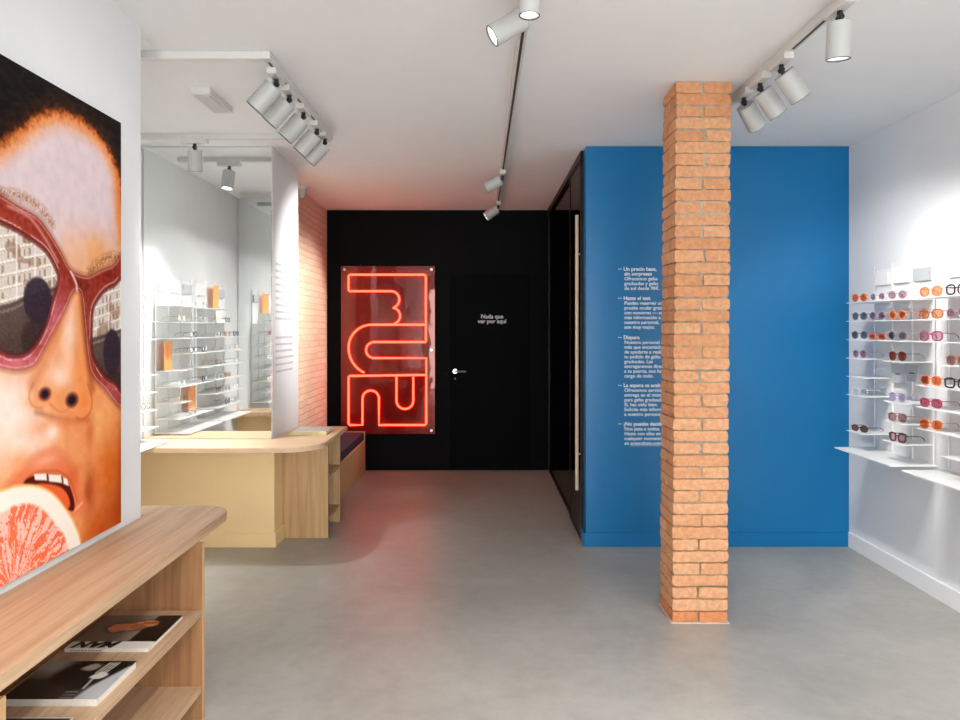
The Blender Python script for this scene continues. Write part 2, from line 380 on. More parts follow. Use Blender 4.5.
# ------------------------------------------------------------------ brick pillar: real bricks round a mortar core
def brick_pillar():
    x0b, x1b, x0t, x1t, y0, y1 = .993, 1.281, 1.012, 1.300, 3.72, 3.985
    n = 45; ch = H/n; bmB = bmesh.new(); lay = bmB.loops.layers.float_color.new('tone')
    random.seed(11)
    def one(xa, xb, ya, yb, za, zb, face):
        j = lambda s: random.uniform(-s, s)
        tmp = bmesh.new(); box(tmp, xa, xb, ya, yb, za, zb)
        bmesh.ops.subdivide_edges(tmp, edges=[e for e in tmp.edges if e.calc_length() > .08], cuts=5, use_grid_fill=True)
        bmesh.ops.subdivide_edges(tmp, edges=[e for e in tmp.edges if e.calc_length() > .03], cuts=1, use_grid_fill=True)
        cx, cy, cz = (xa+xb)/2, (ya+yb)/2, (za+zb)/2
        tilt = j(.012); out = j(.0035)
        hx, hy, hz = (xb-xa)/2, (yb-ya)/2, (zb-za)/2
        for v in tmp.verts:
            d = Vector(((v.co.x-cx)/hx, (v.co.y-cy)/hy, (v.co.z-cz)/hz))
            k = sum(1 for q in d if abs(q) > .95)
            pull = .0014 if k == 2 else (.0035 if k == 3 else 0)
            v.co -= Vector((math.copysign(pull, d.x), math.copysign(pull, d.y), math.copysign(pull, d.z)))*random.uniform(.5, 1.5)
            v.co += Vector((j(.0020), j(.0022), j(.0027)))
            v.co.z += (v.co.x-cx)*tilt; v.co.y += out; v.co.x += out*.6
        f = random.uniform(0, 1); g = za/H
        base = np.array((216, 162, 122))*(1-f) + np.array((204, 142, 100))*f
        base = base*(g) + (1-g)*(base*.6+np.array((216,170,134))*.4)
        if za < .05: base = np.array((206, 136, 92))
        me = bpy.data.meshes.new('t'); tmp.to_mesh(me); tmp.free()
        n0 = len(bmB.faces); bmB.from_mesh(me); bpy.data.meshes.remove(me); bmB.faces.ensure_lookup_table()
        for fc in bmB.faces[n0:]:
            w = random.uniform(.985, 1.015)
            for lp in fc.loops: lp[lay] = (*lin(np.clip(base*w, 0, 250)), 1)
    mz = .0026
    for i in range(n):
        t = (i+.5)/n; xa = x0b+(x0t-x0b)*t + random.uniform(-.003, .003); xb = x1b+(x1t-x1b)*t + random.uniform(-.003, .003)
        za, zb = i*ch+mz, (i+1)*ch-mz
        za += random.uniform(-.002, .002); zb += random.uniform(-.002, .002)
        zb = min(zb, H-.004)
        yy1 = y1+random.uniform(-.003, .003); yy0 = y0+random.uniform(-.003, .003)
        if i % 2 == 0:      # two headers run back
            xm = (xa+xb)/2+random.uniform(-.012, .012)
            one(xa, xm-.004, yy0, yy1, za, zb, 0); one(xm+.004, xb, yy0, yy1, za, zb, 0)
        else:
            ym = (y0+y1)/2+random.uniform(-.01, .01)
            one(xa, xb, yy0, ym-.003, za, zb, 1); one(xa, xb, ym+.003, yy1, za, zb, 1)
    t = thing('brick_pillar', (1.14, 3.85, 0), 'square rough orange brick pillar standing in front of the blue wall', 'pillar')
    bk = obj('brickwork', bmB, attr_mat('pillar_brick', .9, .2, .5), t)
    core = bmesh.new(); lay2 = core.loops.layers.float_color.new('tone')
    cut = 60
    for i in range(cut):
        ta, tb_ = i/cut, (i+1)/cut; d = .010+random.uniform(-.0035, .003)
        xa = x0b+(x0t-x0b)*ta+d; xb = x1b+(x1t-x1b)*ta-d
        n0 = len(core.faces); box(core, xa, xb, y0+d, y1-d, H*ta, H*tb_-.0005); core.faces.ensure_lookup_table()
        w = random.uniform(.85, 1.0)
        for fc in core.faces[n0:]:
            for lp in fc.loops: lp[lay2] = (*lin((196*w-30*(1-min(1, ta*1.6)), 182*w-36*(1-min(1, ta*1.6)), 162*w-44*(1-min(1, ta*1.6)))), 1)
    tag(obj('mortar', core, attr_mat('pillar_mortar', .95, .1, .9), t), 'pale sandy mortar')
    sk = bmesh.new(); box(sk, x0b-.006, x1b+.006, y0-.008, y1, 0, .004, bev=.001); obj('mortar_skirt', sk, mat('skirt_mortar', (196,188,178), .9, bump=.4), t)
brick_pillar()

# ------------------------------------------------------------------ printed pictures: painted on fine grids
def sdf(P, poly, closed=True):
    x, y = P; poly = np.array(poly, float); n = len(poly)
    d = np.full(x.shape, 1e9); ins = np.zeros(x.shape, bool)
    for i in range(n if closed else n-1):
        ax, ay = poly[i]; bx, by = poly[(i+1) % n]
        ex, ey = bx-ax, by-ay; wx, wy = x-ax, y-ay
        t = np.clip((wx*ex+wy*ey)/(ex*ex+ey*ey+1e-9), 0, 1)
        d = np.minimum(d, (wx-ex*t)**2+(wy-ey*t)**2)
        if closed:
            c = ((ay > y) != (by > y)) & (x < (bx-ax)*(y-ay)/((by-ay) if by != ay else 1e-9)+ax); ins ^= c
    d = np.sqrt(d)
    return np.where(ins, -d, d) if closed else d

def spl(pts, k=6, closed=True):
    pts = np.array(pts, float); n = len(pts); out = []
    R_ = range(n) if closed else range(n-1)
    for i in R_:
        if closed: p0, p1, p2, p3 = pts[(i-1) % n], pts[i], pts[(i+1) % n], pts[(i+2) % n]
        else: p0, p1, p2, p3 = pts[max(i-1, 0)], pts[i], pts[i+1], pts[min(i+2, n-1)]
        for j in range(k):
            t = j/k
            out.append(.5*((2*p1)+(-p0+p2)*t+(2*p0-5*p1+4*p2-p3)*t*t+(-p0+3*p1-3*p2+p3)*t**3))
    if not closed: out.append(pts[-1])
    return out

def lay_(C, col, a):
    a = np.clip(a, 0, 1)[..., None]
    return C*(1-a)+np.array(col, float)*a

def vnoise(x, y, seed=0):
    def h(i, j):
        v = np.sin(i*127.1+j*311.7+seed*74.7)*43758.5453; return v-np.floor(v)
    xi, yi = np.floor(x), np.floor(y); fx, fy = x-xi, y-yi; fx = fx*fx*(3-2*fx); fy = fy*fy*(3-2*fy)
    return (h(xi, yi)*(1-fx)+h(xi+1, yi)*fx)*(1-fy)+(h(xi, yi+1)*(1-fx)+h(xi+1, yi+1)*fx)*fy

def grid_mesh(name, nu, nv, pos, col):
    """pos(u,v)->xyz arrays, col (nu+1,nv+1,3) sRGB 0..255"""
    X, Y_, Z = pos; nv1 = nv+1
    co = np.stack([X, Y_, Z], -1).reshape(-1, 3)
    me = bpy.data.meshes.new(name)
    i = np.arange(nu)[:, None]; j = np.arange(nv)[None, :]
    a = (i*nv1+j); q = np.stack([a, a+nv1, a+nv1+1, a+1], -1).reshape(-1)
    me.vertices.add(len(co)); me.vertices.foreach_set('co', co.ravel().astype(np.float32))
    me.loops.add(len(q)); me.loops.foreach_set('vertex_index', q.astype(np.int32))
    me.polygons.add(nu*nv); me.polygons.foreach_set('loop_start', np.arange(0, nu*nv*4, 4, dtype=np.int32))
    me.update(calc_edges=True)
    c = np.clip(col, 0, 255)/255.; l = np.where(c <= .04045, c/12.92, ((c+.055)/1.055)**2.4)
    at = me.color_attributes.new('tone', 'FLOAT_COLOR', 'POINT')
    at.data.foreach_set('color', np.concatenate([l.reshape(-1, 3), np.ones((len(co), 1))], 1).ravel().astype(np.float32))
    return me

# the poster, painted in centimetres measured on the print (u = from its far edge towards the shop front, v = height)
PZ0, PZ1, PY1, PY0 = .754, 2.336, 2.852, 1.25
def wp(px, py):
    Y = 1.422*F/(480-px); return ((PY1-Y)*100, (CAMZ-(py-329)*Y/F)*100)
def W(*pts): return [wp(*p) for p in pts]
nu, nv = 410, 400
U, V = np.meshgrid(np.linspace(0, (PY1-PY0)*100, nu+1), np.linspace(PZ0*100, PZ1*100, nv+1), indexing='ij')
P = (U, V)
def paint_poster():
    def blob(px, py, rx, ry):
        Yp = 1.422*F/(480-px); a, b_ = wp(px, py); su = rx*Yp*Yp/(F*1.422)*100; sv = ry*Yp/F*100
        return np.exp(-(((U-a)/su)**2+((V-b_)/sv)**2))
    def S(poly, soft=.4, k=6, off=0): return np.clip(.5-(sdf(P, spl(poly, k))+off)/(2*soft), 0, 1)
    def Ln(poly, w, soft=.3, k=6): return np.clip(.5-(sdf(P, spl(poly, k, False), False)-w)/(2*soft), 0, 1)
    fine = vnoise(U*2.2, V*2.2, 1)*.6+vnoise(U*5, V*5, 2)*.4
    C = np.zeros(U.shape+(3,)); C[:] = (232,156,106)
    hair = spl(W((-330,300),(-180,215),(-90,172),(-30,152),(0,140),(20,125),(40,112),(58,108),(80,117),(100,134),(112,153),(121,176)), 6, False)
    hp = [tuple(p) for p in hair]+[(-6, 185), (-6, 250), (U.max()+8, 250), (U.max()+8, 170)]
    sd = sdf(P, hp)
    fore = np.clip((sd-1.5)/8, 0, 1)**.8*np.clip((V-wp(60, 285)[1])/14, 0, 1)
    C = lay_(C, (219,199,203), fore)
    C = lay_(C, (214,118,46), .8*blob(123, 200, 8, 70)); C = lay_(C, (234,162,104), .85*blob(97, 252, 18, 20)); C = lay_(C, (236,176,130), .5*blob(70, 250, 14, 22))
    # cheeks, nose, mouth zone
    C = lay_(C, (247,228,218), 1.1*blob(8, 410, 32, 40)); C = lay_(C, (246,226,214), .9*blob(26, 440, 24, 26)); C = lay_(C, (244,214,200), .9*blob(-40, 420, 60, 60))
    C = lay_(C, (240,182,150), .8*blob(48, 360, 10, 22)); C = lay_(C, (246,208,188), .95*blob(68, 330, 8, 40)); C = lay_(C, (250,218,198), .9*blob(60, 376, 10, 12))
    C = lay_(C, (238,150,92), .75*blob(42, 398, 14, 10)); C = lay_(C, (240,160,104), .7*blob(62, 402, 14, 10))
    C = lay_(C, (240,150,92), .8*blob(80, 372, 6, 26)); C = lay_(C, (238,140,78), .85*blob(84, 403, 8, 13))
    C = lay_(C, (168,78,40), .9*Ln(W((82,292),(84,320),(87,350),(92,388)), 1.1, 2.2)); C = lay_(C, (206,112,64), .6*Ln(W((66,312),(54,338),(40,370),(32,385)), 1.2, 2.6)); C = lay_(C, (150,70,40), .55*Ln(W((36,412),(56,418),(74,421),(88,420)), .5, 1.2))
    C = lay_(C, (238,168,108), .8*blob(106, 420, 10, 26)); C = lay_(C, (246,190,136), .6*blob(96, 425, 5, 20))
    C = lay_(C, (212,108,44), .95*blob(112, 470, 18, 34)); C = lay_(C, (172,76,26), .95*blob(119, 512, 18, 30)); C = lay_(C, (190,88,32), .9*blob(98, 530, 16, 20)); C = lay_(C, (150,62,20), .7*blob(122, 470, 5, 50))
    C = lay_(C, (226,134,84), .8*blob(58, 425, 26, 8)); C = lay_(C, (252,226,214), .9*blob(52, 432, 8, 9)); C = lay_(C, (206,104,58), .6*blob(90, 432, 5, 14))
    C = lay_(C, (168,74,36), .85*blob(89, 492, 6, 20)); C = lay_(C, (236,158,112), .7*blob(20, 462, 14, 14))
    C += (vnoise(U*.35, V*.35, 14)-.5)[..., None]*10
    # hair
    sd = sd + (vnoise(U*.8, V*.8, 4)-.5)*2.2 + (fine-.5)*1.4
    C = lay_(C, (214,118,52), np.clip(1-sd/7, 0, 1)**1.4*.95)
    C = lay_(C, (124,62,28), np.clip(1-sd/2.6, 0, 1)*.85)
    hc = np.array((26,20,19.))+(vnoise(U*.5+V*.3, V*.9, 9)-.4)[..., None]*30+np.clip(1-(-sd)/7, 0, 1)[..., None]*np.array((34,14,2.))
    a = np.clip(.5-sd/2.2, 0, 1)[..., None]; C = C*(1-a)+hc*a
    # brows
    for pl, w_ in ((W((121,258),(110,257),(98,264),(90,272)), 1.7), (W((0,192),(20,196),(40,208),(52,224)), 1.2)):
        C = lay_(C, (150,92,44), Ln(pl, w_*.8, 1.8)*(.15+.75*(vnoise((U-V)*.9, (V+U)*3.2, 3) > .45)))
    # nose: wings and nostrils
    C = lay_(C, (196,92,44), .75*Ln(W((88,384),(92,400),(90,412),(83,419),(76,418)), .35, .5))
    C = lay_(C, (206,110,64), .6*Ln(W((33,384),(29,396),(33,406),(42,408)), .3, .6)); C = lay_(C, (206,112,66), .5*Ln(W((50,404),(60,412),(68,410)), .3, .6))
    for px, py, r in ((45, 394, 1.5), (72, 400, 1.8)):
        a_, b_ = wp(px, py); d = np.sqrt(((U-a_)/1.5)**2+(V-b_)**2)
        C = lay_(C, (110,50,40), np.clip(1.4*r-d+.6, 0, 1)*.8); C = lay_(C, (44,34,52), np.clip(r-d+.3, 0, 1))
    # lips
    C = lay_(C, (224,124,84), .85*S(W((5,492),(22,467),(39,453),(50,450),(58,449),(67,455),(75,472),(83,494),(87,506),(80,512),(70,515),(40,500)), 1.8))
    C = lay_(C, (242,176,150), .7*blob(46, 460, 14, 6)); C = lay_(C, (206,96,56), .6*blob(74, 476, 7, 12)); C = lay_(C, (200,84,44), .8*Ln(W((22,485),(33,474),(48,471),(60,472),(70,480),(77,500)), .3, .5))
    C = lay_(C, (96,30,22), S(W((24,484),(33,476),(55,474),(67,481),(74,500),(73,511),(60,505),(40,492)), .3))
    C = lay_(C, (226,104,62), S(W((36,485),(55,485),(66,492),(70,505),(62,512),(44,500)), .4))
    C = lay_(C, (246,176,150), .8*Ln(W((75,510),(82,503)), .5, .4))
    for t_ in (W((34,474),(46.5,473.5),(47,480.5),(35,480)), W((48.5,474),(61,475),(62,483),(49,481.5)), W((63,477),(67,479),(69,486),(63.5,484))):
        C = lay_(C, (242,228,218), np.clip(.5-sdf(P, t_)/.5, 0, 1))
    # grapefruit slice
    rind = W((-150,560),(-90,520),(-40,500),(0,491),(17,486),(36,486),(53,494),(67,511),(75,525),(81,546),(84,600),(-150,800))
    flesh = W((-140,590),(-85,545),(-38,522),(0,514),(14,506),(30,504),(44,511),(58,528),(66,543),(70,600),(-140,800))
    C = lay_(C, (234,190,120), S(rind, .4, 6, -.4)); C = lay_(C, (243,232,220), S(rind, .4, 6, .4))
    cu, cv = wp(12, 590); an = np.arctan2(V-cv, U-cu); rr = np.hypot(U-cu, V-cv)
    st = vnoise(an*26+vnoise(U*.3, V*.3, 8)*2.6, rr*.17, 6); sp_ = vnoise(U*.9, V*.9, 12)
    pc = np.where(((st > .52) ^ (sp_ > .80))[..., None], np.array((238,112,74.)), np.array((248,206,196.)))
    pc = pc*.75+(.25*(np.array((240,140,110.))+(fine-.5)[..., None]*60))
    a = S(flesh, .6)[..., None]; C = C*(1-a)+pc*a
    # sunglasses: left (near) eye rim runs off the frame
    fo = W((-140,150),(-70,165),(-30,182),(0,195),(18,206),(37,217),(49,232),(61,252),(70,269),(80,275),(89,276),(101,270),(112,266),(126,265),(127,402),(104,388),(92,374),(88,357),(85,327),(82,297),(78,290),(73,293),(66,308),(54,330),(43,351),(34,365),(18,370),(0,367),(-60,352),(-140,330))
    fr = S(fo, .3, 4)
    C = lay_(C, (120,50,36), .5*S(fo, 1.2, 4, -.8))
    rim = np.zeros(U.shape+(3,)); rim[:] = (152,62,48)
    rim = lay_(rim, (198,104,116), blob(56, 325, 16, 34)); rim = lay_(rim, (206,112,120), .95*blob(18, 362, 50, 14)); rim = lay_(rim, (150,74,60), .8*blob(90, 340, 6, 40)); rim = lay_(rim, (112,44,34), .8*blob(82, 287, 8, 9)); rim = lay_(rim, (134,46,34), .7*blob(110, 276, 12, 8)); rim = lay_(rim, (188,100,104), .8*blob(110, 392, 16, 12))
    rim += (vnoise(U*.8, V*.8, 21)-.5)[..., None]*26
    C = C*(1-fr[..., None])+rim*fr[..., None]
    lens1 = W((-130,185),(-60,200),(-30,210),(0,223),(15,230),(31,240),(46,252),(56,270),(58,281),(52,302),(46,324),(37,342),(25,354),(9,355),(0,351),(-60,335),(-130,310))
    lens2 = W((127,284),(114,286),(105,291),(97,301),(93,311),(92,330),(92,348),(95,360),(105,376),(114,382),(127,387))
    for ln, road, hd in ((lens1, W((-140,330),(0,304),(27,294),(60,284)), (38, 300, 7.5, 7.5)), (lens2, W((88,338),(127,326)), (112, 352, 6.5, 9))):
        bld = np.zeros(U.shape+(3,)); bld[:] = (216,204,194)
        q_ = V+U*.22
        win = ((U/2.6) % 1 < .42) & ((q_/3.9) % 1 > .25) & ((q_/3.9) % 1 < .8) & (vnoise(np.floor(U/2.6)*3.7, np.floor(q_/3.9)*2.3, 31) > .35)
        bld = lay_(bld, (158,136,122), win*.8); bld = lay_(bld, (246,242,238), ((q_/3.9) % 1 < .14)*.8); bld = lay_(bld, (196,160,132), ((q_/3.9) % 1 > .9)*.6)
        bld = lay_(bld, (148,112,86), (vnoise(U*.22, V*.3, 33) > .70)*.55); bld = lay_(bld, (244,240,236), ((U/9.1) % 1 < .10)*.7)
        rp_ = [tuple(p) for p in spl(road, 5, False)]
        us = np.array([p[0] for p in rp_]); vs = np.array([p[1] for p in rp_]); o_ = np.argsort(us)
        hz = np.interp(U, us[o_], vs[o_])
        bld = lay_(bld, (98,84,78), np.clip((hz-V)*1.2, 0, 1)); bld = lay_(bld, (150,134,124), np.clip((hz-V), 0, 1)*(np.abs(hz-V-2.5) < .5)*.7)
        bld = lay_(bld, (84,64,58), np.clip((hz-V-6)/10, 0, .7)); 
        a_, b_ = wp(hd[0], hd[1]); q = ((U-a_)/hd[2])**2+((V-b_)/hd[3])**2
        bld = lay_(bld, (62,50,62), np.clip((1.1-q)*4, 0, 1)*.92)
        bld = lay_(bld, (60,46,48), np.clip((1.1-((U-a_+1)/(hd[2]*1.3))**2-((V-b_+hd[3]*1.7)/hd[3])**2)*3, 0, 1)*.6)
        bld += (fine-.5)[..., None]*22
        a = S(ln, .25, 5)[..., None]; C = C*(1-a)+bld*a
        d = np.abs(sdf(P, spl(ln, 5))+(-.1)); C = lay_(C, (92,34,34), np.clip(1.1-np.abs(d-.4)*1.6, 0, 1)*.7)
        C = lay_(C, (238,206,204), np.clip(1-np.abs(d-1.35)*2.6, 0, 1)*(.25+.6*(vnoise(U*.22, V*.22, 44) > .45))*(sdf(P, spl(ln, 5)) > 0)*fr)
    d = np.abs(sdf(P, spl(fo, 4))); C = lay_(C, (246,218,208), np.clip(1-np.abs(d-.7)*2.4, 0, 1)*.55*fr)
    C = lay_(C, (240,224,218), .85*Ln(W((71,272),(76,283),(77,290)), .5, .4)); C = lay_(C, (226,190,182), .6*Ln(W((8,206),(30,218),(46,240),(58,262)), .5, .5))
    C += (fine-.5)[..., None]*7
    C = (132+(C-132)*1.16)*.95
    return C
Cp = paint_poster()
px_ = np.full(U.shape, XL+.015)
me = grid_mesh('print', nu, nv, (px_, PY1-U/100, V/100), Cp)
M_print = attr_mat('poster_print', .6, .12)
post = thing('poster', (XL+.006, (PY0+PY1)/2, PZ0), 'huge poster of a face in red sunglasses biting grapefruit, on the left wall', 'poster')
pr = obj('print', me, M_print, post); pr.location = -post.location
obj('backing_board', B(XL+.003, XL+.0145, PY0, PY1, PZ0, PZ1), M_blackpl, post)

# ------------------------------------------------------------------ near wall counter with open shelves and magazines
def rounded(x0, x1, y0, y1, r, corners, k=8):
    """rectangle outline, rounding the named corners (se, ne, nw, sw)"""
    out = []
    for nm, cx, cy, a0 in (('se', x1-r, y0+r, -PI/2), ('ne', x1-r, y1-r, 0), ('nw', x0+r, y1-r, PI/2), ('sw', x0+r, y0+r, PI)):
        if nm in corners:
            out += [(cx+r*math.cos(a0+PI/2*i/k), cy+r*math.sin(a0+PI/2*i/k)) for i in range(k+1)]
        else: out.append({'se': (x1, y0), 'ne': (x1, y1), 'nw': (x0, y1), 'sw': (x0, y0)}[nm])
    return out
t = thing('wall_counter', (-1.26, 1.9, 0), 'oak wall counter with rounded end and open magazine shelves under the big poster', 'counter')
topoly = [(XL, .9), (-1.10, .9)] + [(-1.10-.14+.14*math.cos(a), 3.245-.14+.14*math.sin(a)) for a in [PI/2*i/10 for i in range(11)]] + [(XN+.004, 3.245), (XN+.004, 3.066), (XL, 3.066)]
tb = prism(bmesh.new(), topoly, .686, .725); bmesh.ops.bevel(tb, geom=[e for e in tb.edges if abs(e.verts[0].co.z-e.verts[1].co.z) < 1e-4], offset=.003, segments=2, affect='EDGES')
obj('counter_top', tb, M_oakY, t)
obj('back_panel', B(XL+.001, XL+.013, .93, 2.82, .0, .686), M_oakInShade, t)
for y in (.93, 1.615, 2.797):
    obj('side_panel', B(XL+.001, -1.08, y, y+.023, 0, .686, bev=.001), M_oakInShade if y < 2 else M_oakSideShade, t)
for y in (.93, 1.615, 2.797): obj('unshaded_edge', B(-1.0799, -1.0785, y, y+.023, 0, .686), M_oakZ, t)  # added lighter strips, keeping the lit front edges clear of the painted shade
for ya, yb in ((.953, 1.615), (1.638, 2.797)):
    obj('shelf', B(XL+.013, -1.083, ya, yb, .402, .427, bev=.001), M_oakY, t)
    obj('shelf', B(XL+.013, -1.083, ya, yb, .106, .131, bev=.001), M_oakY, t)
obj('toe_kick', B(XL+.013, -1.16, .953, 2.797, 0, .106), M_blackpl, t)

def magazine(x0, x1, y0, y1, z0, th, paint, label, extra=None):
    t = thing('magazine', ((x0+x1)/2, (y0+y1)/2, z0), label, 'magazine', 'magazines on the near counter shelf')
    n = 90
    u, v = np.meshgrid(np.linspace(0, 1, n+1), np.linspace(0, 1, n+1), indexing='ij')
    me = grid_mesh('cover', n, n, (x0+u*(x1-x0), y0+v*(y1-y0), np.full(u.shape, z0+th)), paint(u, v))
    c = obj('cover', me, M_cover, t); c.location = -t.location
    obj('pages', B(x0+.001, x1-.002, y0+.001, y1-.002, z0, z0+th-.0006), M_paper, t)
    if extra:
        bm = extra(); o = obj('title', bm, M_ink, t)
    return t
M_cover = attr_mat('magazine_cover', .3, .25)
def cover_man(u, v):     # near edge v=0 is the head of the cover; title band is white
    C = np.zeros(u.shape+(3,)); C[:] = (112,96,84)
    C = lay_(C, (170,162,152), np.clip((u-.55)*4, 0, 1)*(v > .1))
    blk = sdf((u, v), [(.66,.2),(.70,.98),(1.2,1.1),(1.2,.2)]); C = lay_(C, (8,8,10), np.clip(.5-blk*30, 0, 1))
    arm = sdf((u, v), spl([(.22,.58),(.30,.74),(.5,.78),(.72,.84),(.8,.72),(.66,.56),(.5,.52),(.34,.46)])); 
    C = lay_(C, (40,26,20), np.clip(.5-(arm-.03)*14, 0, 1)*.7)
    a = np.clip(.5-arm*26, 0, 1); C = lay_(C, (150,84,52), a); C = lay_(C, (206,132,88), a*(vnoise(u*9, v*16, 3) > .5)*.8)
    C = lay_(C, (222,216,206), np.clip((.2-v)*60, 0, 1))
    return C
def man_title():
    b_ = bmesh.new()
    join(b_, text_bm('MAN', .064, .0002, 'LEFT', .0035, .3), Matrix.Translation((-1.235, 2.484, .4405)) @ Matrix.Rotation(PI, 4, 'Z') @ Matrix.Scale(.95, 4, (0, 1, 0)))
    [box(b_, -1.385+.012*q, -1.377+.012*q, 2.4338, 2.4348, .4315, .4330) for q in range(9)]
    return b_
magazine(-1.407, -1.120, 2.435, 2.716, .427, .013, cover_man, 'magazine titled MAN with brown hands on its cover, farthest on the oak shelf', man_title)
def cover_bw(u, v):
    C = np.zeros(u.shape+(3,)); C[:] = (62,56,50)
    C = lay_(C, (150,146,136), np.clip((v-.45)*3, 0, 1)*np.clip((.35-u)*6, 0, 1))
    d = sdf((u, v), spl([(.25,.55),(.42,.98),(.85,1.02),(.98,.9),(.75,.35),(.55,.25)])); C = lay_(C, (22,19,18), np.clip(.5-d*14, 0, 1))
    C = lay_(C, (36,30,27), (v < .5)*(u < .72)*(vnoise(u*22, v*3, 2)*.5+.3))
    d = sdf((u, v), spl([(.46,.78),(.56,.93),(.66,.85),(.6,.72)])); C = lay_(C, (150,132,112), np.clip(.5-d*20, 0, 1))
    for k in range(4):
        d = sdf((u, v), [(.68+.035*k,.66),(.72+.035*k,.95)], False); C = lay_(C, (206,196,182), np.clip(1.4-d*90, 0, 1))
    d = sdf((u, v), spl([(.66,.55),(.74,.70),(.84,.62),(.78,.5)])); C = lay_(C, (214,206,196), np.clip(.5-d*30, 0, 1))
    d = sdf((u, v), [(.74,0),(.78,.3),(.98,.86),(1.2,.9),(1.2,-.1),(.74,-.1)]); C = lay_(C, (184,186,188), np.clip(.5-d*20, 0, 1))
    d = sdf((u, v), [(.73,.26),(.72,.5)], False); C = lay_(C, (220,214,206), np.clip(1.3-d*60, 0, 1)*.8)
    C = lay_(C, (150,140,128), ((np.abs((v*14) % 1-.5) < .2) & (u > .58) & (u < .72) & (v < .22))*.7)
    return C
magazine(-1.388, -1.108, 2.085, 2.325, .427, .021, cover_bw, 'thick magazine with dark monochrome photo cover, middle one on the oak shelf')
def cover_dk(u, v):
    C = np.zeros(u.shape+(3,)); C[:] = (34,32,34)
    return lay_(C, (214,206,194), (np.abs(u-.5) > .485) | (np.abs(v-.5) > .48))
magazine(-1.405, -1.128, 1.72, 2.0, .427, .014, cover_dk, 'dark white-bordered magazine nearest the camera on the oak shelf, cut by the frame')

# ------------------------------------------------------------------ counter below the mirror, with shelf cabinet
t = thing('mirror_counter', (-1.6, 5.0, 0), 'oak counter with a rounded corner and open shelf cabinet under the tall mirror', 'counter')
r = .27
cp = [(XN+.002, 5.018), (XN+.002, 4.66), (-1.05-r, 4.66)] + [(-1.05-r+r*math.sin(a), 4.66+r-r*math.cos(a)) for a in [PI/2*i/14 for i in range(1, 15)]] + [(-1.05, 5.70), (-1.455, 5.70), (-1.455, 5.044), (XN+.002, 5.044)]
cp = [c for i, c in enumerate(cp) if i != 0]
tb = prism(bmesh.new(), cp, .716, .750); bmesh.ops.bevel(tb, geom=[e for e in tb.edges if abs(e.verts[0].co.z-e.verts[1].co.z) < 1e-4], offset=.004, segments=2, affect='EDGES')
obj('counter_top', tb, M_oakTop, t)
obj('front_panel', B(-1.433, -1.105, 5.236, 5.262, 0, .716, bev=.001), M_oakZ, t)
obj('back_panel', B(-1.455, -1.44, 5.262, 5.70, 0, .716), M_oakInShade, t)
obj('end_panel', B(-1.44, -1.105, 5.678, 5.70, 0, .716), M_oakZ, t)
obj('shelf', B(-1.44, -1.108, 5.262, 5.678, .43, .452, bev=.001), M_oakY, t)
obj('shelf', B(-1.44, -1.108, 5.262, 5.678, .115, .137, bev=.001), M_oakY, t)
nb = obj('notebook', B(-1.385, -1.115, 5.235, 5.50, .750, .763, bev=.002), M_yel); tag(nb, 'pale yellow notebook lying on the counter end, under a white booklet', 'notebook')
nb = obj('booklet', B(-1.375, -1.125, 5.27, 5.52, .7632, .772, bev=.0015), M_white); tag(nb, 'white booklet on top of the pale yellow notebook on the counter', 'booklet')

# ------------------------------------------------------------------ bench
t = thing('bench', (-1.43, 6.75, 0), 'low oak box bench with navy seat pad along the brick wall', 'bench')
for i in range(4):
    y0 = 5.75+i*.476
    obj('front_panel', B(-1.245, -1.225, y0, y0+.473, .0, .338, bev=.001), M_oakZ, t)
obj('seat_board', B(-1.64, -1.246, 5.75, 7.65, .31, .335), M_oakY, t)
obj('end_panel', B(-1.64, -1.222, 7.651, 7.662, 0, .43, bev=.002), M_oakZ, t)
obj('cushion', B(-1.64, -1.232, 5.76, 7.648, .339, .425, bev=.015), M_navy, t)

# ------------------------------------------------------------------ neon sign
sN = 7.70/F
def nz_(px, py): return ((px-480)*sN, CAMZ-(py-329)*sN)
t = thing('neon_sign', ((388-480)*sN, 7.72, .40), 'glowing red neon tube sign on a mirrored red acrylic panel on the black wall', 'neon sign')
x0, z1 = nz_(341, 266); x1, z0 = nz_(435, 434)
M_acr, nt, b = new_mat('mirrored_red_acrylic')
b.inputs['Base Color'].default_value = (.11, .002, .001, 1); b.inputs['Roughness'].default_value = .5; b.inputs['Specular IOR Level'].default_value = .05
gl = nt.nodes.new('ShaderNodeBsdfGlossy'); gl.inputs['Roughness'].default_value = .035; gl.inputs['Color'].default_value = (.95, .5, .45, 1)
mxs = nt.nodes.new('ShaderNodeMixShader'); mxs.inputs['Fac'].default_value = .08
nzr = nt.nodes.new('ShaderNodeTexNoise'); nzr.inputs['Scale'].default_value = 3.0; tcn = nt.nodes.new('ShaderNodeTexCoord'); nt.links.new(tcn.outputs['Object'], nzr.inputs['Vector'])
bpn = nt.nodes.new('ShaderNodeBump'); bpn.inputs['Strength'].default_value = .12; bpn.inputs['Distance'].default_value = .02
nt.links.new(nzr.outputs['Fac'], bpn.inputs['Height']); nt.links.new(bpn.outputs['Normal'], gl.inputs['Normal'])
nt.links.new(b.outputs[0], mxs.inputs[1]); nt.links.new(gl.outputs[0], mxs.inputs[2]); nt.links.new(mxs.outputs[0], nt.nodes['Material Output'].inputs['Surface'])
obj('acrylic_panel', B(x0, x1, 7.700, 7.708, z0, z1, bev=.002), M_acr, t)
for a, b_ in ((344.5, 269.5), (431.5, 269.5), (431.5, 430.5), (344.5, 430.5), (431.5, 350)):
    X, Z = nz_(a, b_); c = bmesh.new(); cyl(c, (X, 7.69, Z), (X, YB, Z), .009, seg=16); cyl(c, (X, 7.688, Z), (X, 7.70, Z), .014, seg=16)
    obj('standoff', c, M_steel, t)
